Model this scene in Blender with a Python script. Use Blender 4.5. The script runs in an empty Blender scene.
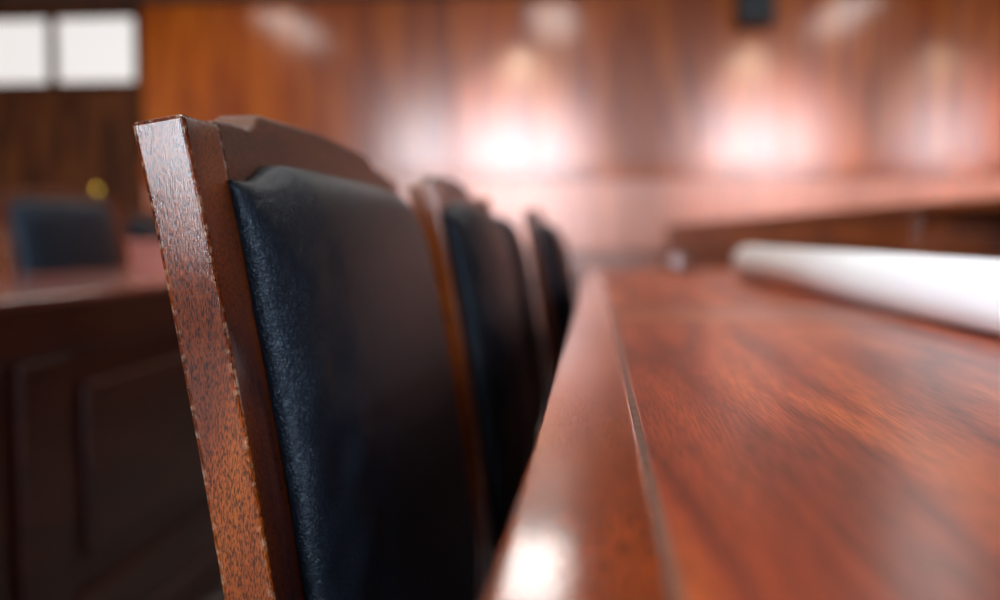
import bpy, bmesh, math, random
from mathutils import Vector, Matrix
random.seed(7)
S = bpy.context.scene
C = S.collection
R = math.radians

# ------------------------------------------------------------------ camera
# X runs across the tables, Y along them (towards the panelled wall), Z up. 35 mm lens, 36 mm sensor.
CAM_Z = 0.839
cd = bpy.data.cameras.new('camera'); cam = bpy.data.objects.new('camera', cd); C.objects.link(cam)
cd.lens = 35.0; cd.sensor_width = 36.0; cd.clip_start = 0.01; cd.clip_end = 100
cam.location = (0, 0, CAM_Z)
cam.rotation_euler = (R(90 - 3.35), 0, R(5.6))
cd.dof.use_dof = True; cd.dof.focus_distance = 0.452; cd.dof.aperture_fstop = 3.1
cd.dof.aperture_blades = 0
S.camera = cam

# ------------------------------------------------------------------ world, daylight, exposure
w = bpy.data.worlds.new('world'); S.world = w; w.use_nodes = True
bg = w.node_tree.nodes['Background']; bg.inputs[0].default_value = (0.62, 0.78, 1.0, 1); bg.inputs[1].default_value = 3.0
S.view_settings.view_transform = 'Standard'; S.view_settings.look = 'None'
S.view_settings.exposure = 0.0; S.view_settings.gamma = 1.0; S.view_settings.use_curve_mapping = False

Y_FAR, Y_BACK, X_LEFT, X_RIGHT, Z_CEIL, Z_SOFFIT, Y_SOFFIT = 7.5, -8.0, -7.0, 10.0, 4.6, 2.84, 4.8
WINDOWS = [(-4.15, 1.1, 1.38), (-1.75, 2.6, 0.75), (3.75, 2.5, 2.0), (7.8, 1.3, 2.3)]       # centre x, width and sill height of the windows behind
WIN_Z1 = 3.9
DAYLIGHT = 31.0                                        # radiance of the overcast sky in the windows
for cx, ww, wz in WINDOWS:
    l = bpy.data.lights.new('window_daylight', 'AREA'); l.shape = 'RECTANGLE'
    l.size = ww + 0.1; l.size_y = WIN_Z1 - wz + 0.1
    l.energy = DAYLIGHT * math.pi * l.size * l.size_y; l.color = (0.86, 0.92, 1.0)
    o = bpy.data.objects.new('window_daylight', l); C.objects.link(o)
    o.location = (cx, Y_BACK - 0.32, (wz + WIN_Z1) / 2); o.rotation_euler = (R(90), 0, 0)

# ------------------------------------------------------------------ materials
MATS = {}
def nodes(name):
    m = bpy.data.materials.new(name); m.use_nodes = True
    nt = m.node_tree; b = nt.nodes['Principled BSDF']; MATS[name] = m
    return m, nt, b
def N(nt, t, **kw):
    n = nt.nodes.new(t)
    for k, v in kw.items():
        if k in n.inputs: n.inputs[k].default_value = v
        else: setattr(n, k, v)
    return n
def ramp(nt, stops):
    r = nt.nodes.new('ShaderNodeValToRGB')
    e = r.color_ramp.elements
    while len(e) < len(stops): e.new(0.5)
    for i, (p, c) in enumerate(stops):
        e[i].position = p; e[i].color = (*c, 1)
    return r

def wood(name, dark, mid, light, axis='Z', scale=1.0, rough=0.3, coat=0.0, coat_rough=0.1, pores=0.5, wear=0.0,
         vary=0.0, spec=0.5, rings=0.5, bump=0.05, pore_size=1.0, figure=(0.9, 6.0), pore_len=150.0):
    m, nt, b = nodes(name); L = nt.links.new
    tc = N(nt, 'ShaderNodeTexCoord'); oi = N(nt, 'ShaderNodeObjectInfo')
    add = N(nt, 'ShaderNodeVectorMath', operation='ADD')
    mul = N(nt, 'ShaderNodeVectorMath', operation='SCALE'); mul.inputs['Scale'].default_value = 17.0
    comb = N(nt, 'ShaderNodeCombineXYZ')
    for i in range(3): L(oi.outputs['Random'], comb.inputs[i])
    L(comb.outputs[0], mul.inputs[0]); L(tc.outputs['Object'], add.inputs[0]); L(mul.outputs[0], add.inputs[1])
    def mapping(along, across):
        mp = N(nt, 'ShaderNodeMapping')
        v = [across * scale] * 3; v['XYZ'.index(axis)] = along * scale
        mp.inputs['Scale'].default_value = v; L(add.outputs[0], mp.inputs['Vector']); return mp
    # broad cathedral figure
    m1 = mapping(*figure)
    n1 = N(nt, 'ShaderNodeTexNoise', Scale=1.0, Detail=3.0, Roughness=0.5, Distortion=0.6); L(m1.outputs[0], n1.inputs['Vector'])
    sc = N(nt, 'ShaderNodeMath', operation='MULTIPLY'); sc.inputs[1].default_value = 9.0; L(n1.outputs['Fac'], sc.inputs[0])
    sn = N(nt, 'ShaderNodeMath', operation='PINGPONG'); sn.inputs[1].default_value = 1.0; L(sc.outputs[0], sn.inputs[0])
    # fibres
    m2 = mapping(9.0, 130.0)
    n2 = N(nt, 'ShaderNodeTexNoise', Scale=1.0, Detail=4.0, Roughness=0.6); L(m2.outputs[0], n2.inputs['Vector'])
    mx = N(nt, 'ShaderNodeMix', data_type='FLOAT'); mx.inputs[0].default_value = 1 - rings
    L(sn.outputs[0], mx.inputs[2]); L(n2.outputs['Fac'], mx.inputs[3])
    rp = ramp(nt, [(0.15, dark), (0.5, mid), (0.85, light)]); L(mx.outputs[0], rp.inputs[0])
    # dark open pores
    m3 = mapping(pore_len / pore_size, 900.0 / pore_size)
    n3 = N(nt, 'ShaderNodeTexNoise', Scale=1.0, Detail=2.0, Roughness=0.6); L(m3.outputs[0], n3.inputs['Vector'])
    pr = ramp(nt, [(0.42, (1 - pores,) * 3), (0.56, (1, 1, 1))]); L(n3.outputs['Fac'], pr.inputs[0])
    mm = N(nt, 'ShaderNodeMix', data_type='RGBA', blend_type='MULTIPLY'); mm.inputs[0].default_value = 1.0
    L(rp.outputs[0], mm.inputs[6]); L(pr.outputs[0], mm.inputs[7])
    out = mm.outputs[2]
    if vary:
        hs = N(nt, 'ShaderNodeHueSaturation')
        mr = N(nt, 'ShaderNodeMapRange'); mr.inputs[3].default_value = 1 - vary; mr.inputs[4].default_value = 1 + vary
        L(oi.outputs['Random'], mr.inputs[0]); L(mr.outputs[0], hs.inputs['Value']); L(out, hs.inputs['Color']); out = hs.outputs[0]
    if wear:
        bv = N(nt, 'ShaderNodeBevel'); bv.samples = 6; bv.inputs['Radius'].default_value = 0.0030
        ge = N(nt, 'ShaderNodeNewGeometry')
        dp = N(nt, 'ShaderNodeVectorMath', operation='DOT_PRODUCT'); L(bv.outputs[0], dp.inputs[0]); L(ge.outputs['Normal'], dp.inputs[1])
        nw = N(nt, 'ShaderNodeTexNoise', Scale=230.0, Detail=3.0); L(tc.outputs['Object'], nw.inputs['Vector'])
        inv = N(nt, 'ShaderNodeMath', operation='SUBTRACT'); inv.inputs[0].default_value = 1.0; L(dp.outputs['Value'], inv.inputs[1])
        pw = N(nt, 'ShaderNodeMath', operation='MULTIPLY'); L(inv.outputs[0], pw.inputs[0]); pw.inputs[1].default_value = 9.0
        wr = ramp(nt, [(0.52, (0, 0, 0)), (0.62, (1, 1, 1))]); L(nw.outputs['Fac'], wr.inputs[0])
        ml = N(nt, 'ShaderNodeMath', operation='MULTIPLY', use_clamp=True); L(pw.outputs[0], ml.inputs[0]); L(wr.outputs[0], ml.inputs[1])
        wm = N(nt, 'ShaderNodeMix', data_type='RGBA'); L(ml.outputs[0], wm.inputs[0]); L(out, wm.inputs[6]); wm.inputs[7].default_value = (0.75 * wear, 0.55 * wear, 0.38 * wear, 1)
        out = wm.outputs[2]
    L(out, b.inputs['Base Color'])
    b.inputs['Roughness'].default_value = rough
    b.inputs['Specular IOR Level'].default_value = spec
    b.inputs['Coat Weight'].default_value = coat; b.inputs['Coat Roughness'].default_value = coat_rough; b.inputs['Coat IOR'].default_value = 1.6
    if bump:
        bp = N(nt, 'ShaderNodeBump', Strength=bump, Distance=0.0006)
        L(n3.outputs['Fac'], bp.inputs['Height']); L(bp.outputs[0], b.inputs['Normal']); L(bp.outputs[0], b.inputs['Coat Normal'])
    return m

MAH_D, MAH_M, MAH_L = (0.075, 0.010, 0.004), (0.26, 0.045, 0.013), (0.42, 0.10, 0.028)
chair_wood = wood('chair_mahogany', (0.06, 0.008, 0.002), (0.21, 0.038, 0.005), (0.34, 0.085, 0.009), 'Z', 1.0, 0.36, 0.8, 0.11, pores=0.8, wear=1.0, rings=0.45, bump=0.13, spec=0.05, pore_size=0.45)
shaded_crest_wood = wood('shaded_crest_mahogany', (0.04, 0.009, 0.004), (0.10, 0.024, 0.008), (0.17, 0.050, 0.014), 'Y', 1.0, 0.40, 0.2, 0.25, pores=0.6, spec=0.15, wear=0.8, rings=0.45, bump=0.35)  # darker copy of the chair mahogany, the front's shade put into its colour
band_wood = wood('table_band_mahogany', (0.22, 0.034, 0.009), (0.46, 0.082, 0.018), (0.58, 0.125, 0.03), 'Y', 1.0, 0.24, 0.85, 0.09, pores=0.8, pore_size=0.8, pore_len=60.0, spec=0.12, wear=0.8, rings=0.35, bump=0.06)
end_wood = wood('table_end_mahogany', (0.20, 0.035, 0.010), (0.42, 0.085, 0.022), (0.55, 0.14, 0.035), 'X', 1.0, 0.30, 0.4, 0.25, spec=0.15, pores=0.45, rings=0.35, bump=0.06)
panel_wood = wood('table_panel_mahogany', (0.19, 0.027, 0.011), (0.42, 0.066, 0.020), (0.62, 0.135, 0.030), 'Y', 1.0, 0.36, 0.4, 0.22, spec=0.12, pores=0.42, rings=0.62, bump=0.04, figure=(0.8, 13.0), pore_len=30.0)
shaded_desk_wood = wood('shaded_desk_mahogany', (0.025, 0.005, 0.004), (0.05, 0.010, 0.007), (0.075, 0.018, 0.010), 'Y', 1.0, 0.36, 0.1, 0.15, pores=0.3, rings=0.5, bump=0.05)  # desk mahogany darkened, shade of the unlit front put into the colour
lit_desk_top_wood = wood('lit_desk_top_mahogany', (0.12, 0.02, 0.010), (0.26, 0.05, 0.022), (0.34, 0.075, 0.03), 'Y', 1.0, 0.25, 0.6, 0.12, pores=0.3, rings=0.4, bump=0.0)  # lighter, redder copy: the wall's reflection is put into the top's colour
bench_wood = wood('bench_mahogany', (0.07, 0.014, 0.004), (0.20, 0.045, 0.009), (0.30, 0.075, 0.015), 'Y', 1.0, 0.35, 0.3, 0.2, spec=0.2, pores=0.3, rings=0.5, bump=0.05)
wall_wood = wood('wall_panel_veneer', (0.19, 0.030, 0.0025), (0.35, 0.066, 0.004), (0.46, 0.108, 0.006), 'Z', 0.5, 0.30, 1.0, 0.175, pores=0.2, vary=0.22, spec=0.08, rings=0.5, bump=0.0)
wains_wood = wood('wainscot_veneer', (0.42, 0.11, 0.04), (0.56, 0.16, 0.07), (0.68, 0.22, 0.10), 'Z', 0.5, 0.28, 0.65, 0.2, pores=0.2, vary=0.1, rings=0.4, bump=0.0)
door_wood = wood('door_dark_wood', (0.025, 0.006, 0.002), (0.07, 0.018, 0.004), (0.14, 0.040, 0.008), 'Z', 0.6, 0.5, pores=0.2, vary=0.3, rings=0.5, bump=0.0, spec=0.15)
dark_trim = wood('dark_trim_wood', (0.03, 0.009, 0.004), (0.06, 0.018, 0.007), (0.09, 0.028, 0.01), 'X', 0.6, 0.5, pores=0.2, rings=0.4, bump=0.0)

def plain(name, col, rough=0.5, metal=0.0, spec=0.5, noise=None, coat=0.0):
    m, nt, b = nodes(name)
    b.inputs['Base Color'].default_value = (*col, 1); b.inputs['Roughness'].default_value = rough
    b.inputs['Metallic'].default_value = metal; b.inputs['Specular IOR Level'].default_value = spec
    b.inputs['Coat Weight'].default_value = coat
    if noise:
        sc, amt, col2 = noise; L = nt.links.new
        tc = N(nt, 'ShaderNodeTexCoord'); n = N(nt, 'ShaderNodeTexNoise', Scale=sc, Detail=5.0); L(tc.outputs['Object'], n.inputs['Vector'])
        r = ramp(nt, [(0.35, col), (0.65, col2)]); L(n.outputs['Fac'], r.inputs[0]); L(r.outputs[0], b.inputs['Base Color'])
        bp = N(nt, 'ShaderNodeBump', Strength=amt, Distance=0.002); L(n.outputs['Fac'], bp.inputs['Height']); L(bp.outputs[0], b.inputs['Normal'])
    return m
steel = plain('polished_steel', (0.8, 0.8, 0.8), 0.05, 1.0)
brass = plain('polished_brass', (0.85, 0.52, 0.08), 0.08, 1.0)
black_plastic = plain('black_plastic', (0.008, 0.008, 0.009), 0.6, noise=(40.0, 0.05, (0.012, 0.012, 0.014)))
paper = plain('white_paper', (0.90, 0.92, 0.94), 0.55, noise=(6.0, 0.03, (0.93, 0.94, 0.95)))
plaster = plain('brown_plaster', (0.10, 0.055, 0.032), 0.9, noise=(12.0, 0.1, (0.13, 0.07, 0.04)))
ceil_mat = plain('ceiling_plaster', (0.11, 0.07, 0.045), 0.9, noise=(14.0, 0.1, (0.14, 0.085, 0.055)))
floor_mat = plain('grey_stone_floor', (0.11, 0.095, 0.085), 0.6, spec=0.2, noise=(3.0, 0.02, (0.15, 0.13, 0.12)))
filler = plain('pale_joint_filler', (0.20, 0.11, 0.08), 0.35, noise=(90.0, 0.3, (0.09, 0.035, 0.02)))
white_frame = plain('white_painted_frame', (0.75, 0.75, 0.74), 0.5, noise=(20.0, 0.02, (0.78, 0.78, 0.77)))

def leather_mat():
    m, nt, b = nodes('black_leather'); L = nt.links.new
    tc = N(nt, 'ShaderNodeTexCoord')
    v = N(nt, 'ShaderNodeTexVoronoi', Scale=520.0, feature='DISTANCE_TO_EDGE'); 
    nz = N(nt, 'ShaderNodeTexNoise', Scale=120.0, Detail=3.0)
    ad = N(nt, 'ShaderNodeVectorMath', operation='MULTIPLY_ADD'); ad.inputs[1].default_value = (0.004,) * 3
    L(tc.outputs['Object'], nz.inputs['Vector']); L(nz.outputs['Color'], ad.inputs[0]); L(tc.outputs['Object'], ad.inputs[2]); L(ad.outputs[0], v.inputs['Vector'])
    cr = ramp(nt, [(0.0, (0, 0, 0)), (0.25, (1, 1, 1))]); L(v.outputs['Distance'], cr.inputs[0])
    n2 = N(nt, 'ShaderNodeTexNoise', Scale=45.0, Detail=4.0); L(tc.outputs['Object'], n2.inputs['Vector'])
    mx = N(nt, 'ShaderNodeMath', operation='MULTIPLY_ADD'); mx.inputs[1].default_value = 0.9
    L(n2.outputs['Fac'], mx.inputs[0]); L(cr.outputs[0], mx.inputs[2])
    bp = N(nt, 'ShaderNodeBump', Strength=0.6, Distance=0.0004); L(mx.outputs[0], bp.inputs['Height']); L(bp.outputs[0], b.inputs['Normal'])
    b.inputs['Base Color'].default_value = (0.004, 0.0065, 0.012, 1)
    b.inputs['Roughness'].default_value = 0.40; b.inputs['Specular IOR Level'].default_value = 0.42; b.inputs['Specular Tint'].default_value = (0.62, 0.80, 1.0, 1)  # bluish base and specular tint carry the windows' daylight in the colour
    return m
leather = leather_mat()

def glow(name, col, strength):
    m, nt, b = nodes(name)
    b.inputs['Base Color'].default_value = (0.4, 0.4, 0.4, 1); b.inputs['Roughness'].default_value = 0.6
    b.inputs['Emission Color'].default_value = (*col, 1); b.inputs['Emission Strength'].default_value = strength
    return m
lamp_glow = glow('lamp_diffuser', (1.0, 0.95, 0.9), 7.0)
transom_glow = glow('lit_frosted_glass', (1.0, 0.92, 0.86), 0.68)
def pane_mat():
    m = bpy.data.materials.new('window_glass'); m.use_nodes = True; nt = m.node_tree
    nt.nodes.remove(nt.nodes['Principled BSDF'])
    t = N(nt, 'ShaderNodeBsdfTransparent'); g = N(nt, 'ShaderNodeBsdfGlossy', Roughness=0.02); mx = N(nt, 'ShaderNodeMixShader'); mx.inputs[0].default_value = 0.06
    nt.links.new(t.outputs[0], mx.inputs[1]); nt.links.new(g.outputs[0], mx.inputs[2]); nt.links.new(mx.outputs[0], nt.nodes['Material Output'].inputs[0])
    return m
glass = pane_mat()

# ------------------------------------------------------------------ mesh helpers
def box(bm, x0, x1, y0, y1, z0, z1):
    v = [bm.verts.new(p) for p in ((x0,y0,z0),(x1,y0,z0),(x1,y1,z0),(x0,y1,z0),(x0,y0,z1),(x1,y0,z1),(x1,y1,z1),(x0,y1,z1))]
    for f in ((0,3,2,1),(4,5,6,7),(0,1,5,4),(1,2,6,5),(2,3,7,6),(3,0,4,7)): bm.faces.new([v[i] for i in f])
    return bm
def lathe(bm, prof, n=24, mat=Matrix.Identity(4)):
    rings = []
    for r, z in prof:
        rings.append([bm.verts.new(mat @ Vector((max(r, 1e-5) * math.cos(2*math.pi*k/n), max(r, 1e-5) * math.sin(2*math.pi*k/n), z))) for k in range(n)])
    for a, b_ in zip(rings, rings[1:]):
        for k in range(n): bm.faces.new((a[k], a[(k+1) % n], b_[(k+1) % n], b_[k]))
    bm.faces.new(rings[0][::-1]); bm.faces.new(rings[-1])
def link(name, bm, mat, parent=None, bevel=0.0, smooth=False, seg=2):
    bmesh.ops.recalc_face_normals(bm, faces=bm.faces)
    me = bpy.data.meshes.new(name); bm.to_mesh(me); bm.free()
    me.materials.append(mat)
    if smooth:
        for p in me.polygons: p.use_smooth = True
    o = bpy.data.objects.new(name, me); C.objects.link(o)
    if parent: o.parent = parent
    if bevel:
        md = o.modifiers.new('bevel', 'BEVEL'); md.width = bevel; md.segments = seg; md.limit_method = 'ANGLE'; md.angle_limit = R(40)
    return o
def bx(name, dims, mat, parent=None, bevel=0.0, smooth=False, seg=2):
    return link(name, box(bmesh.new(), *dims), mat, parent, bevel, smooth, seg)
def tag(o, label=None, cat=None, group=None, kind=None):
    for k, v in (('label', label), ('category', cat), ('group', group), ('kind', kind)):
        if v: o[k] = v
    return o
def thing(name, label, cat, loc=(0, 0, 0), rz=0.0, group=None):
    o = bpy.data.objects.new(name, None); C.objects.link(o); o.location = loc; o.rotation_euler = (0, 0, rz)
    o.empty_display_size = 0.1
    return tag(o, label, cat, group)
def struct(name, bm, mat, label=None, **k):
    return tag(link(name, bm, mat, **k), label, kind='structure')
def struct_root(name, loc, label=None):
    o = bpy.data.objects.new(name, None); C.objects.link(o); o.location = loc
    return tag(o, label, kind='structure')
def copy_tree(o, parent=None):
    c = o.copy(); C.objects.link(c)
    if parent: c.parent = parent
    for ch in list(o.children): copy_tree(ch, c)
    return c

# ------------------------------------------------------------------ the room
struct('floor', box(bmesh.new(), X_LEFT, X_RIGHT, Y_BACK, Y_FAR, -0.1, 0), floor_mat, 'dull grey stone floor of the hall')
bm = bmesh.new()
box(bm, X_LEFT, X_RIGHT, Y_BACK, Y_FAR, Z_CEIL, Z_CEIL + 0.1)
box(bm, X_LEFT, X_RIGHT, Y_SOFFIT, Y_FAR, Z_SOFFIT, Z_CEIL)
struct('ceiling', bm, ceil_mat, 'brown plastered ceiling with a dropped strip along the panelled wall')
struct('wall_left', box(bmesh.new(), X_LEFT - 0.1, X_LEFT, Y_BACK, Y_FAR, 0, Z_CEIL), door_wood, 'dark wooden side wall')
struct('wall_right', box(bmesh.new(), X_RIGHT, X_RIGHT + 0.1, Y_BACK, Y_FAR, 0, Z_CEIL), door_wood, 'dark wooden side wall opposite the doors')
# back wall with window openings
bm = bmesh.new()
box(bm, X_LEFT, X_RIGHT, Y_BACK - 0.2, Y_BACK, WIN_Z1, Z_CEIL)
x = X_LEFT
for cx, ww, wz in WINDOWS:
    box(bm, x, cx - ww / 2, Y_BACK - 0.2, Y_BACK, 0, WIN_Z1); box(bm, cx - ww / 2, cx + ww / 2, Y_BACK - 0.2, Y_BACK, 0, wz); x = cx + ww / 2
box(bm, x, X_RIGHT, Y_BACK - 0.2, Y_BACK, 0, WIN_Z1)
struct('wall_back', bm, plaster, 'brown plastered wall with four tall windows')
for i, (cx, ww, wz) in enumerate(WINDOWS):
    r = struct_root('window_%d' % (i + 1), (cx, Y_BACK - 0.1, wz), 'tall white-framed window in the plastered wall')
    h = WIN_Z1 - wz; a = ww / 2
    bm = bmesh.new()
    box(bm, -a, -a + 0.05, -0.03, 0.03, 0, h); box(bm, a - 0.05, a, -0.03, 0.03, 0, h)
    box(bm, -a + 0.05, a - 0.05, -0.03, 0.03, 0, 0.05); box(bm, -a + 0.05, a - 0.05, -0.03, 0.03, h - 0.05, h)
    link('frame', bm, white_frame, r, 0.004)
    bx('mullion', (-0.025, 0.025, -0.025, 0.025, 0.05, h - 0.05), white_frame, r, 0.004)
    for s in (-1, 1):
        x0, x1 = (-a + 0.05, -0.025) if s < 0 else (0.025, a - 0.05)
        bx('pane', (x0, x1, -0.003, 0.003, 0.05, h - 0.05), glass, r)
    bx('window_sill', (-a - 0.05, a + 0.05, 0.03, 0.16, -0.03, 0), white_frame, r, 0.004)

# far wall: backing, veneer panels, rail, battened wainscot
DOOR_X0, DOOR_X1 = -5.02, -3.60
wf = struct_root('wall_far', (0, Y_FAR, 0), 'glossy orange-brown wood-panelled wall with a battened lower part')
bx('backing', (X_LEFT, X_RIGHT, 0.0, 0.12, 0, Z_CEIL), dark_trim, wf)
RAIL0, RAIL1 = 1.32, 1.433
pw_ = 0.62; x = DOOR_X1 + 0.02; k = 0
pm = None
while x < X_RIGHT - 0.1:
    x1 = min(x + pw_, X_RIGHT)
    if pm is None or x1 - x < pw_ - 1e-4:
        p = bx('wall_panel', (-(x1 - x) / 2 + 0.004, (x1 - x) / 2 - 0.004, -0.022, -0.001, RAIL1, 2.722), wall_wood, wf, 0.003)
        pm = p if pm is None else pm
    else:
        p = pm.copy(); C.objects.link(p)
    p.location = ((x + x1) / 2, 0, 0); x = x1
bat = None; x = DOOR_X1 + 0.05
while x < 4.6:
    if bat is None:
        p = bx('batten', (-0.021, 0.021, -0.030, -0.001, 0.16, RAIL0), wains_wood, wf, 0.006); bat = p
    else:
        p = bat.copy(); C.objects.link(p)
    p.location = (x, 0, 0); x += 0.06
bx('wainscot_panel', (DOOR_X1 + 0.02, 4.6, -0.010, -0.001, 0.0, RAIL0), wains_wood, wf)
bx('wainscot_panel', (4.63, X_RIGHT, -0.026, -0.001, 0.0, RAIL0), wains_wood, wf)
bm = bmesh.new(); box(bm, DOOR_X1 + 0.01, X_RIGHT, Y_FAR - 0.055, Y_FAR - 0.022, RAIL0 + 0.03, RAIL1 - 0.02); box(bm, DOOR_X1 + 0.01, X_RIGHT, Y_FAR - 0.075, Y_FAR - 0.022, RAIL1 - 0.02, RAIL1); box(bm, DOOR_X1 + 0.01, X_RIGHT, Y_FAR - 0.045, Y_FAR - 0.022, RAIL0, RAIL0 + 0.03)
struct('trim_1', bm, wall_wood, 'wooden dado rail between wall panels and battens', bevel=0.006)
struct('baseboard_far', box(bmesh.new(), DOOR_X1 + 0.01, X_RIGHT, Y_FAR - 0.05, Y_FAR - 0.031, 0, 0.155), dark_trim, 'dark wooden skirting board', bevel=0.006)
struct('trim_2', box(bmesh.new(), X_LEFT, X_RIGHT, Y_FAR - 0.09, Y_FAR - 0.001, 2.722, Z_SOFFIT), dark_trim, 'dark cornice board below the ceiling', bevel=0.01)

# dark double doors with lit panes above them
D_TOP = 2.055
bm = bmesh.new(); DF = Y_FAR
cxd = (DOOR_X0 + DOOR_X1) / 2
for x0, x1, z0, z1 in ((DOOR_X0 - 0.1, DOOR_X0, 0, 2.722), (DOOR_X1 - 0.02, DOOR_X1 + 0.02, 0, 2.722), (DOOR_X0, DOOR_X1 - 0.02, 2.625, 2.721), (DOOR_X0, DOOR_X1 - 0.02, D_TOP, D_TOP + 0.05), (cxd - 0.03, cxd + 0.03, D_TOP + 0.05, 2.625)):
    box(bm, x0, x1, DF - 0.06, DF - 0.001, z0, z1)
struct('trim_3', bm, door_wood, 'dark wooden frame around the double doors', bevel=0.005)
for i, (x0, x1) in enumerate(((DOOR_X0, cxd), (cxd, DOOR_X1 - 0.02))):
    r = struct_root('door_%d' % (i + 1), ((x0 + x1) / 2, DF - 0.03, 0), 'dark wooden door leaf with tall raised panels below a lit pane')
    a = (x1 - x0) / 2 - 0.006
    bx('leaf', (-a, a, -0.02, 0.022, 0.005, D_TOP - 0.004), door_wood, r, 0.003)
    for sx in (-1, 1):
        for z0, z1 in ((0.15, 0.85), (1.0, 1.85)):
            bx('raised_panel', (sx * 0.18 - 0.12, sx * 0.18 + 0.12, -0.034, -0.02, z0, z1), door_wood, r, 0.01)
    bm = bmesh.new(); sx = a - 0.08 if i == 0 else 0.0
    lathe(bm, [(0.038, 0), (0.038, 0.008), (0.014, 0.012), (0.014, 0.04), (0.036, 0.044), (0.0465, 0.058), (0.0462, 0.0625)] + [(r_, 0.063 + (0.046 ** 2 - r_ * r_) / 0.31) for r_ in (0.0455, 0.041, 0.033, 0.024, 0.014, 0.006, 0.0004)], 28, Matrix.Translation((sx, -0.02, 1.262)) @ Matrix.Rotation(R(90), 4, 'X'))
    if i: link('door_knob', bm, brass, r, smooth=True)
    else: bm.free()
for i, (x0, x1) in enumerate(((DOOR_X0, cxd - 0.03), (cxd + 0.03, DOOR_X1 - 0.02))):
    r = struct_root('window_%d' % (i + 5), ((x0 + x1) / 2, DF - 0.03, D_TOP + 0.05), 'bright frosted pane above the dark double doors')
    a = (x1 - x0) / 2; h = 2.625 - D_TOP - 0.05
    bx('pane', (-a + 0.012, a - 0.012, -0.006, 0.006, 0.012, h - 0.012), transom_glow, r)
    bm = bmesh.new(); box(bm, -a, -a + 0.012, -0.02, 0.02, 0, h); box(bm, a - 0.012, a, -0.02, 0.02, 0, h); box(bm, -a + 0.012, a - 0.012, -0.02, 0.02, 0, 0.012); box(bm, -a + 0.012, a - 0.012, -0.02, 0.02, h - 0.012, h)
    link('frame', bm, door_wood, r)

# ceiling lamps below the dropped strip
for i, x in enumerate((-2.75, -0.39, 2.1, 4.6)):
    t = thing('ceiling_lamp', 'long white ceiling lamp under the dropped ceiling by the panelled wall', 'lamp', (x, 6.15, Z_SOFFIT), 0, 'ceiling lamps along the panelled wall')
    bm = bmesh.new()
    box(bm, -0.21, -0.19, -0.7, 0.7, -0.05, -0.001); box(bm, 0.19, 0.21, -0.7, 0.7, -0.05, -0.001)
    box(bm, -0.19, 0.19, -0.7, -0.68, -0.05, -0.001); box(bm, -0.19, 0.19, 0.68, 0.7, -0.05, -0.001)
    link('housing', bm, white_frame, t); bx('diffuser', (-0.188, 0.188, -0.678, 0.678, -0.042, -0.02), lamp_glow, t)

hall_glow = glow('hall_lamp_diffuser', (1.0, 0.95, 0.90), 30.0)
for i, (x, y) in enumerate([(x, y) for y in (-1.6, 1.0, 3.6) for x in (-3.6, -1.3)] + [(0.8, 3.9)]):  # the last lamp, off the grid, is added to brighten the paper roll
    t = thing('hall_lamp', 'long white strip lamp under the high hall ceiling', 'lamp', (x, y, Z_CEIL), 0, 'strip lamps of the high ceiling')
    bx('housing', (-0.17, 0.17, -0.65, 0.65, -0.05, -0.001), white_frame, t); bx('diffuser', (-0.15, 0.15, -0.62, 0.62, -0.065, -0.0505), hall_glow, t, 0.004)

for (x, y, z), aim, lab in (((-0.72, 5.45, Z_SOFFIT), (-0.62, Y_FAR, 1.42), 'added black spotlight under the dropped ceiling aimed at the wall behind the row of chairs'),
                            ((1.40, 5.45, Z_SOFFIT), (1.28, Y_FAR, 1.42), 'added black spotlight under the dropped ceiling aimed below the loudspeaker'),
                            ((3.10, 5.45, Z_SOFFIT), (2.70, Y_FAR, 1.40), 'added black spotlight under the dropped ceiling aimed beyond the wooden bench')):
    t = thing('added_wall_spotlight', lab, 'spotlight', (x, y, z), 0, 'added spotlights warming the panelled wall')  # out-of-view lamps added to give the panelled wall a warm glow
    head = Vector((0, 0, -0.13)); dirv = (Vector(aim) - Vector((x, y, z)) - head).normalized()
    q = dirv.to_track_quat('Z', 'Y').to_matrix().to_4x4()
    bm = bmesh.new(); lathe(bm, [(0.035, -0.07), (0.045, -0.06), (0.12, 0.06), (0.115, 0.06), (0.04, 0.0), (0.001, 0.0)], 24, Matrix.Translation(head) @ q); link('head', bm, black_plastic, t)
    bm = bmesh.new(); lathe(bm, [(0.045, -0.012), (0.045, -0.001)], 20); link('mount', bm, black_plastic, t)
    bm = bmesh.new(); lathe(bm, [(0.010, -0.085), (0.010, -0.0125)], 12); link('stem', bm, black_plastic, t)
    l = bpy.data.lights.new('added_spot_beam', 'SPOT'); l.energy = 260; l.color = (1.0, 0.74, 0.50); l.spot_size = R(44); l.spot_blend = 1.0; l.shadow_soft_size = 0.12
    o = bpy.data.objects.new('added_spot_beam', l); C.objects.link(o); o.parent = t; o.location = head + dirv * 0.065; o.rotation_euler = dirv.to_track_quat('-Z', 'Y').to_euler()

# black loudspeaker high on the panelled wall
t = thing('wall_loudspeaker', 'small black loudspeaker mounted high on the panelled wall', 'loudspeaker', (1.14, Y_FAR - 0.022, 2.42))
bx('cabinet', (-0.13, 0.13, -0.26, -0.06, 0.0, 0.26), black_plastic, t, 0.012)
bx('grille', (-0.115, 0.115, -0.268, -0.26, 0.012, 0.248), black_plastic, t, 0.003)
bx('bracket', (-0.03, 0.03, -0.06, 0.0, 0.04, 0.14), black_plastic, t, 0.003)

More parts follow.
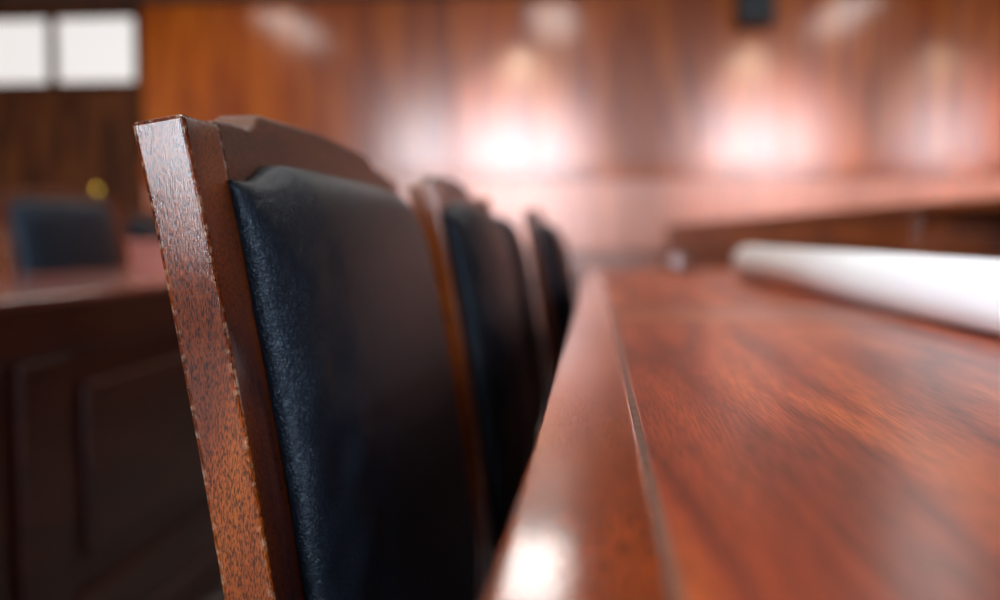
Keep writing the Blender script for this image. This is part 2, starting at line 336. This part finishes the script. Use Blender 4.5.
# ------------------------------------------------------------------ chairs
CW, CT = 0.4986, 0.0262                       # back width along Y, timber thickness
CH = 0.9008; PW = 0.043
def fx(z):                                   # front face of the reclined back
    d = CH - z
    if z >= 0.44: return 0.2027 * d - 0.106 * d * d
    d0 = CH - 0.44; x0 = 0.2027 * d0 - 0.106 * d0 * d0; t = (0.44 - z) / 0.44
    return x0 + 0.03 * t - 0.10 * t * t
def sstep(a, b, v):
    v = min(1, max(0, (v - a) / (b - a))); return v * v * (3 - 2 * v)
def crest(y):                                # scalloped top edge
    e = min(y + CW / 2, CW / 2 - y)
    z = CH
    if e < 0.078: return z + 0.0035 * (e / 0.078)
    if e < 0.112: u = (e - 0.078) / 0.034; return z + 0.0035 - 0.0012 * math.sin(u * math.pi) + 0.0105 * u * u * u
    return z + 0.014 + 0.003 * sstep(0.112, CW / 2, e)
def make_chair():
    t = thing('padded_chair', 'chair', 'chair')
    zs = [0.0, 0.1, 0.2, 0.3, 0.4, 0.44, 0.5, 0.56, 0.62, 0.68, 0.74, 0.80, 0.85, CH]
    for s in (-1, 1):
        y0, y1 = (-CW / 2, -CW / 2 + PW) if s < 0 else (CW / 2 - PW, CW / 2)
        bm = bmesh.new(); prev = None
        for z in zs:
            th = CT + (0.012 * sstep(0.6, 0.42, z)) if z > 0.42 else CT + 0.012 * sstep(-0.2, 0.42, z)
            f = fx(z); top = 0.0 if z < CH else 1.0
            zf = z
            ring = [bm.verts.new((f - th, y0, zf - 0.004 * top)), bm.verts.new((f, y0, zf)), bm.verts.new((f, y1, zf)), bm.verts.new((f - th, y1, zf - 0.004 * top))]
            if prev:
                for k in range(4): bm.faces.new((prev[k], prev[(k + 1) % 4], ring[(k + 1) % 4], ring[k]))
            else: bm.faces.new(ring[::-1])
            prev = ring
        bm.faces.new(prev)
        link('back_post', bm, chair_wood, t, 0.0022, smooth=False, seg=3)
    # crest rail and bottom rail
    def rail(name, ztop, zbot, th, ny):
        bm = bmesh.new(); prev = None; a = CW / 2 - PW - 0.0001
        for i in range(ny + 1):
            y = -a + 2 * a * i / ny; zt = ztop(y)
            ring = [bm.verts.new((fx(zt) - th, y, zt)), bm.verts.new((fx(zt), y, zt)), bm.verts.new((fx(zbot), y, zbot)), bm.verts.new((fx(zbot) - th, y, zbot))]
            if prev:
                for k in range(4): bm.faces.new((prev[k], prev[(k + 1) % 4], ring[(k + 1) % 4], ring[k]))
            else: bm.faces.new(ring[::-1])
            prev = ring
        bm.faces.new(prev)
        return link(name, bm, shaded_crest_wood, t, 0.0018, seg=2)
    rail('crest_rail', crest, 0.80, CT, 56)
    rail('bottom_rail', lambda y: 0.545, 0.49, CT, 2)
    bm = bmesh.new(); a = CW / 2 - PW - 0.002
    vv = [bm.verts.new((fx(z) - d, y, z)) for z in (0.546, 0.799) for d in (0.016, 0.006) for y in (-a, a)]
    for f in ((0,1,3,2),(4,6,7,5),(0,4,5,1),(2,3,7,6),(0,2,6,4),(1,5,7,3)): bm.faces.new([vv[i] for i in f])
    link('back_panel', bm, shaded_crest_wood, t)
    # back pad
    NU, NV = 72, 84
    bm = bmesh.new(); g = []
    yb = CW / 2 - 0.0395; zb = 0.512
    rnd = random.Random(3)
    for j in range(NV + 1):
        row = []
        for i in range(NU + 1):
            u = -math.cos(math.pi * i / NU); v = -math.cos(math.pi * j / NV)
            u = 0.55 * u + 0.45 * (2 * i / NU - 1); v = 0.55 * v + 0.45 * (2 * j / NV - 1)
            y = u * yb
            e = yb - abs(y)
            zt = 0.872 + 0.012 * sstep(0.018, 0.066, e)
            z = zb + (zt - zb) * (v + 1) / 2
            bulge = ((1 - abs(u) ** 3.2) * (1 - abs(v) ** 7)) 
            tk = 0.046 * max(0, bulge) ** 0.46 * (0.86 + 0.14 * (1 - u * u))
            # pull wrinkles fanning from the sides
            wr = math.exp(-((abs(u) - 0.86) / 0.13) ** 2) * (1 - v * v)
            tk += 0.0024 * wr * (math.sin(38 * z + 30 * abs(u) + 1.0) * 0.6 + math.sin(95 * z - 22 * abs(u)) * 0.45 + math.sin(160 * z + 40 * abs(u)) * 0.25)
            row.append(bm.verts.new((fx(z) + tk + 0.0005, y, z + tk * 0.18)))
        g.append(row)
    for j in range(NV):
        for i in range(NU): bm.faces.new((g[j][i], g[j][i + 1], g[j + 1][i + 1], g[j + 1][i]))
    # closed back
    back = [bm.verts.new((v.co.x - 0.004, v.co.y, v.co.z)) for v in ()]
    per = [g[0][i] for i in range(NU + 1)] + [g[j][NU] for j in range(1, NV + 1)] + [g[NV][i] for i in range(NU - 1, -1, -1)] + [g[j][0] for j in range(NV - 1, 0, -1)]
    bm.faces.new(per[::-1])
    link('back_pad', bm, leather, t, smooth=True)
    # seat, seat frame, front legs
    bm = bmesh.new(); g = []
    n = 28; x0, x1 = fx(0.46) + 0.012, fx(0.46) + 0.43
    for j in range(n + 1):
        row = []
        for i in range(n + 1):
            u = -math.cos(math.pi * i / n); v = -math.cos(math.pi * j / n)
            hw = 0.215 + 0.02 * (v + 1) / 2
            tk = 0.062 * max(0, (1 - abs(u) ** 5) * (1 - abs(v) ** 5)) ** 0.42
            row.append(bm.verts.new(((x0 + x1) / 2 + v * (x1 - x0) / 2, u * hw, 0.418 + tk)))
        g.append(row)
    for j in range(n):
        for i in range(n): bm.faces.new((g[j][i], g[j][i + 1], g[j + 1][i + 1], g[j + 1][i]))
    per = g[0][:] + [g[j][n] for j in range(1, n + 1)] + g[n][-2::-1] + [g[j][0] for j in range(n - 1, 0, -1)]
    bm.faces.new(per[::-1])
    link('seat_cushion', bm, leather, t, smooth=True)
    sm = x1 - 0.05
    for y0, y1 in ((-0.225, -0.2), (0.2, 0.225)): bx('seat_rail', (x0 - 0.008, sm, y0, y1, 0.355, 0.417), chair_wood, t, 0.003)
    for a, b_ in ((x0 - 0.008, x0 + 0.02), (sm - 0.028, sm)): bx('seat_rail', (a, b_, -0.199, 0.199, 0.355, 0.417), shaded_crest_wood, t, 0.003)
    for s in (-1, 1):
        bm = bmesh.new(); c = s * 0.214
        q = []
        for z, h in ((0.0, 0.015), (0.36, 0.02), (0.4165, 0.02)):
            q.append([bm.verts.new((sm + 0.021 + dx * h, c + dy * h, z)) for dx, dy in ((-1,-1),(1,-1),(1,1),(-1,1))])
        bm.faces.new(q[0][::-1]); bm.faces.new(q[-1])
        for r0, r1 in zip(q, q[1:]):
            for k in range(4): bm.faces.new((r0[k], r0[(k+1) % 4], r1[(k+1) % 4], r1[k]))
        link('front_leg', bm, chair_wood, t, 0.003)
        bx('side_stretcher', (0.085, sm, c - 0.009, c + 0.009, 0.17, 0.20), chair_wood, t, 0.003)
    return t
chair0 = make_chair()
ROW = [(-0.1957, 0.450, 0.0, 'black-padded wooden chair with worn frame edges, fourth in the row from the battened wall'),
       (-0.166, 0.985, 1.5, 'black-padded wooden chair third in the row along the long table from its battened-wall end'),
       (-0.163, 1.510, 6.0, 'black-padded wooden chair second in the row along the long table from its battened-wall end'),
       (-0.130, 2.070, 0.0, 'black-padded wooden chair at the battened-wall end of the row along the long table')]
for i, (x, y, rz, lab) in enumerate(ROW):
    c = chair0 if i == 0 else copy_tree(chair0)
    c.location = (x - CW / 2 * math.sin(R(rz)), y + CW / 2 * math.cos(R(rz)), 0); c.rotation_euler = (0, 0, R(rz)); tag(c, lab, 'chair', 'black padded chairs along the long table')
for i, (x, y, rz, sc, lab) in enumerate([(-1.81, 3.16, -14, 1.11, 'black-padded wooden chair turned slightly aside at the panelled desk by the double doors'),
                                         (-1.80, 3.82, -3, 1.06, 'black-padded wooden chair behind the small red-brown box on the panelled desk')]):
    c = copy_tree(chair0); c.location = (x, y, 0); c.rotation_euler = (0, 0, R(rz)); c.scale = (sc, sc, sc)
    tag(c, lab, 'chair', 'black padded chairs at the panelled desk')

# ------------------------------------------------------------------ the long table: two units end to end
TZ = 0.76
def make_table(x0, x1, y0, y1, label, group=None):
    t = thing('long_table', label, 'table', (0, 0, 0), 0, group)
    B, G, E, TH = 0.0415, 0.0026, 0.130, 0.040
    bx('edge_band', (x0, x0 + B, y0, y1, TZ - TH, TZ), band_wood, t, 0.0016, seg=3)
    bx('edge_band', (x1 - B, x1, y0, y1, TZ - TH, TZ), band_wood, t, 0.0016, seg=3)
    px0, px1 = x0 + B + G, x1 - B - G
    bx('end_band', (px0, px1, y0, y0 + E, TZ - TH, TZ), end_wood, t, 0.0010)
    bx('end_band', (px0, px1, y1 - E, y1, TZ - TH, TZ), end_wood, t, 0.0010)
    bx('top_panel', (px0, px1, y0 + E + G, y1 - E - G, TZ - TH, TZ - 0.0003), panel_wood, t, 0.0008)
    bm = bmesh.new()
    box(bm, x0 + B, px0, y0, y1, TZ - TH, TZ - 0.0012); box(bm, px1, x1 - B, y0, y1, TZ - TH, TZ - 0.0012)
    box(bm, px0, px1, y0 + E, y0 + E + G, TZ - TH, TZ - 0.0012); box(bm, px0, px1, y1 - E - G, y1 - E, TZ - TH, TZ - 0.0012)
    link('joint_filler', bm, filler, t)
    az0, az1 = TZ - TH - 0.075, TZ - TH - 0.0005
    for a in ((x0 + 0.06, x0 + 0.082, y0 + 0.10, y1 - 0.10), (x1 - 0.082, x1 - 0.06, y0 + 0.10, y1 - 0.10), (x0 + 0.10, x1 - 0.10, y0 + 0.06, y0 + 0.082), (x0 + 0.10, x1 - 0.10, y1 - 0.082, y1 - 0.06)):
        bx('apron', (*a, az0, az1), shaded_desk_wood, t, 0.002)
    for ly in (y0 + 0.14, y1 - 0.18):
        bx('trestle_leg', (x0 + 0.37, x1 - 0.09, ly, ly + 0.04, 0, az1), shaded_desk_wood, t, 0.004)
    return t
TX0, TX1 = -0.0238, 0.60
make_table(TX0, TX1, -0.70, 1.130, 'glossy mahogany table under the white paper roll, with a pale worn seam')
make_table(TX0, TX1, 1.133, 2.93, 'glossy mahogany table continuing the long row beyond the worn-seamed table')

# rolled white paper lying along the table
r0 = 0.032; zc = TZ + r0 + 0.001
t = thing('paper_roll', 'thick roll of large white paper lying along the mahogany table', 'paper roll', (0.345, 1.50, TZ))
bm = bmesh.new(); ya, yb2 = -0.86, 0.74
turns = 3.2; n = 110; pts = []
for k in range(n + 1):
    a = k / n * turns * 2 * math.pi
    pts.append((r0 - 0.0016 * (turns - a / 2 / math.pi)) * 1.0)
ring = []
for k in range(n + 1):
    a = k / n * turns * 2 * math.pi - 0.9
    rr = pts[k]; ring.append((rr * math.cos(a), r0 + 0.0006 + rr * math.sin(a)))
va = [bm.verts.new((p[0], ya, p[1])) for p in ring]; vb = [bm.verts.new((p[0] * 1.18, yb2 + 0.006 * math.sin(k * 0.11), p[1] * 1.18)) for k, p in enumerate(ring)]
for k in range(n): bm.faces.new((va[k], va[k + 1], vb[k + 1], vb[k]))
po = link('sheet', bm, paper, t, smooth=True)
sd = po.modifiers.new('solid', 'SOLIDIFY'); sd.thickness = 0.0006; sd.offset = -1

# bell added for a bright blurred glint at the far end of the row of tables
t = thing('glint_bell', 'small polished steel bell added as a glint at the battened-wall end of the long tables', 'bell', (0.232, 2.80, TZ))
glint_steel = plain('pink_glint_steel', (0.52, 0.38, 0.40), 0.30, 1.0)  # pink of the glint is put into the steel's colour
bm = bmesh.new(); lathe(bm, [(0.030, 0.0004), (0.031, 0.004), (0.029, 0.008), (0.012, 0.009), (0.010, 0.013)], 28); link('base', bm, black_plastic, t, smooth=False)
bm = bmesh.new(); lathe(bm, [(0.0315, 0.0135), (0.0318, 0.016)] + [(0.031 * math.cos(a_), 0.017 + 0.030 * math.sin(a_)) for a_ in [k * math.pi / 2 / 9 for k in range(9)]] + [(0.003, 0.047)], 32); link('dome', bm, glint_steel, t, smooth=True)
bm = bmesh.new(); lathe(bm, [(0.0025, 0.0472), (0.0025, 0.052), (0.006, 0.053), (0.005, 0.057), (0.001, 0.058)], 16); link('plunger', bm, glint_steel, t, smooth=True)

# ------------------------------------------------------------------ panelled desk beside the aisle
DX0, DX1, DY0, DY1, DZ = -1.62, -0.915, 1.25, 4.25, 0.752
t = thing('panelled_desk', 'mahogany desk with shade-darkened raised front panels and a plinth, in front of the double doors', 'desk')
bx('desk_top', (DX0, DX1 + 0.012, DY0, DY1, DZ - 0.016, DZ), lit_desk_top_wood, t, 0.004)
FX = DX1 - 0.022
bx('front_board', (FX - 0.02, FX, DY0 + 0.02, DY1 - 0.02, 0.10, DZ - 0.0165), shaded_desk_wood, t)
bx('plinth', (FX - 0.02, FX + 0.032, DY0 + 0.02, DY1 - 0.02, 0.0, 0.098), shaded_desk_wood, t, 0.006)
bx('bottom_rail', (FX + 0.0002, FX + 0.020, DY0 + 0.02, DY1 - 0.02, 0.100, 0.20), shaded_desk_wood, t, 0.006)
bx('top_rail', (FX + 0.0002, FX + 0.020, DY0 + 0.02, DY1 - 0.02, 0.645, DZ - 0.017), shaded_desk_wood, t, 0.006)
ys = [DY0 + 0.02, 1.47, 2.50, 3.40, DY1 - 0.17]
for y in ys: bx('stile', (FX + 0.0002, FX + 0.020, y, y + 0.15, 0.2005, 0.6445), shaded_desk_wood, t, 0.006)
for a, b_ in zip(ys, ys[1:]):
    if b_ - a - 0.15 > 0.2: bx('raised_panel', (FX + 0.0002, FX + 0.016, a + 0.15 + 0.06, b_ - 0.06, 0.26, 0.585), shaded_desk_wood, t, 0.012)
for y in (DY0 + 0.02, DY1 - 0.05): bx('side_board', (DX0 + 0.03, FX - 0.0205, y, y + 0.03, 0.0, DZ - 0.0165), shaded_desk_wood, t, 0.003)

t = thing('wooden_box', 'small red-brown wooden box with a lid standing on the panelled desk', 'box', (-1.36, 3.04, DZ + 0.0005))
box_wood = wood('red_box_wood', (0.16, 0.03, 0.018), (0.26, 0.06, 0.038), (0.32, 0.085, 0.055), 'X', 1.0, 0.4, pores=0.2, rings=0.4, bump=0.0)
bx('body', (-0.10, 0.10, -0.11, 0.11, 0, 0.072), box_wood, t, 0.004)
bx('lid', (-0.105, 0.105, -0.115, 0.115, 0.0725, 0.095), box_wood, t, 0.005)

# ------------------------------------------------------------------ angled bench front beside the tables
ang = math.atan2(0.142, 1.0)
BZ = 0.953
t = thing('wooden_bench', 'long dark wooden bench front with an open shelf below its cap, beside the long tables', 'bench', (1.0, 2.4, 0), ang)
L0, L1 = -1.1, 3.92
bx('cap', (-0.015, 0.36, L0, L1, BZ - 0.028, BZ), bench_wood, t, 0.006)
OPEN = 0.55                                  # the shelf is open on the near stretch, boarded up beyond
bx('shelf', (0.0, 0.34, L0, OPEN, 0.795, 0.82), bench_wood, t, 0.004)
bx('back_board', (0.3405, 0.36, L0, L1, 0.0, BZ - 0.0285), bench_wood, t, 0.003)
for y in (L0, OPEN - 0.03): bx('divider', (0.004, 0.34, y, y + 0.03, 0.8205, BZ - 0.0285), bench_wood, t, 0.002)
bx('upper_board', (0.0, 0.02, OPEN + 0.001, L1, 0.795, BZ - 0.0285), bench_wood, t, 0.002)
bx('front_board', (0.012, 0.03, L0, L1, 0.0, 0.7945), bench_wood, t)
for y in (L0, L1 - 0.02): bx('end_board', (0.0302, 0.3403, y, y + 0.02, 0.0, 0.7945), bench_wood, t, 0.002)
y = L0 + 0.05
while y + 0.75 < L1:
    bx('front_panel', (0.0, 0.0118, y, y + 0.75, 0.15, 0.72), bench_wood, t, 0.006); y += 0.80

# ------------------------------------------------------------------ desk standing across, under the battened wall
t = thing('cross_desk', 'mahogany desk with a drawer standing across in front of the battened wall', 'desk')
qx0, qx1, qy0, qy1 = -1.35, 1.45, 6.50, 7.15
cross_wood = wood('cross_desk_mahogany', (0.20, 0.040, 0.012), (0.36, 0.085, 0.028), (0.46, 0.12, 0.04), 'X', 1.0, 0.3, 0.3, 0.2, pores=0.3, rings=0.5, bump=0.0)
bx('desk_top', (qx0, qx1, qy0 - 0.02, qy1, 0.775, 0.80), cross_wood, t, 0.004)
bx('apron', (qx0 + 0.06, qx1 - 0.06, qy0 + 0.005, qy0 + 0.025, 0.62, 0.7745), cross_wood, t, 0.002)
d = bx('drawer', (0.30, 0.74, qy0 - 0.008, qy0 + 0.0045, 0.635, 0.765), cross_wood, t, 0.003)
bm = bmesh.new(); lathe(bm, [(0.012, 0), (0.008, 0.012), (0.017, 0.022), (0.0190, 0.028), (0.0188, 0.0296)] + [(r_, 0.0298 + (0.0185 ** 2 - r_ * r_) / 0.30) for r_ in (0.0184, 0.0165, 0.0125, 0.008, 0.004, 0.0004)], 28, Matrix.Translation((0.52, qy0 - 0.008, 0.735)) @ Matrix.Rotation(R(90), 4, 'X'))  # pull added to the drawer, its face domed to catch a window glint
link('knob', bm, steel, d, smooth=True)
bx('modesty_panel', (qx0 + 0.06, qx1 - 0.06, qy1 - 0.06, qy1 - 0.04, 0.2, 0.7745), cross_wood, t)
for lx in (qx0 + 0.01, qx1 - 0.06):
    for ly in (qy0, qy1 - 0.06): bx('leg', (lx, lx + 0.05, ly, ly + 0.05, 0, 0.7745), cross_wood, t, 0.004)
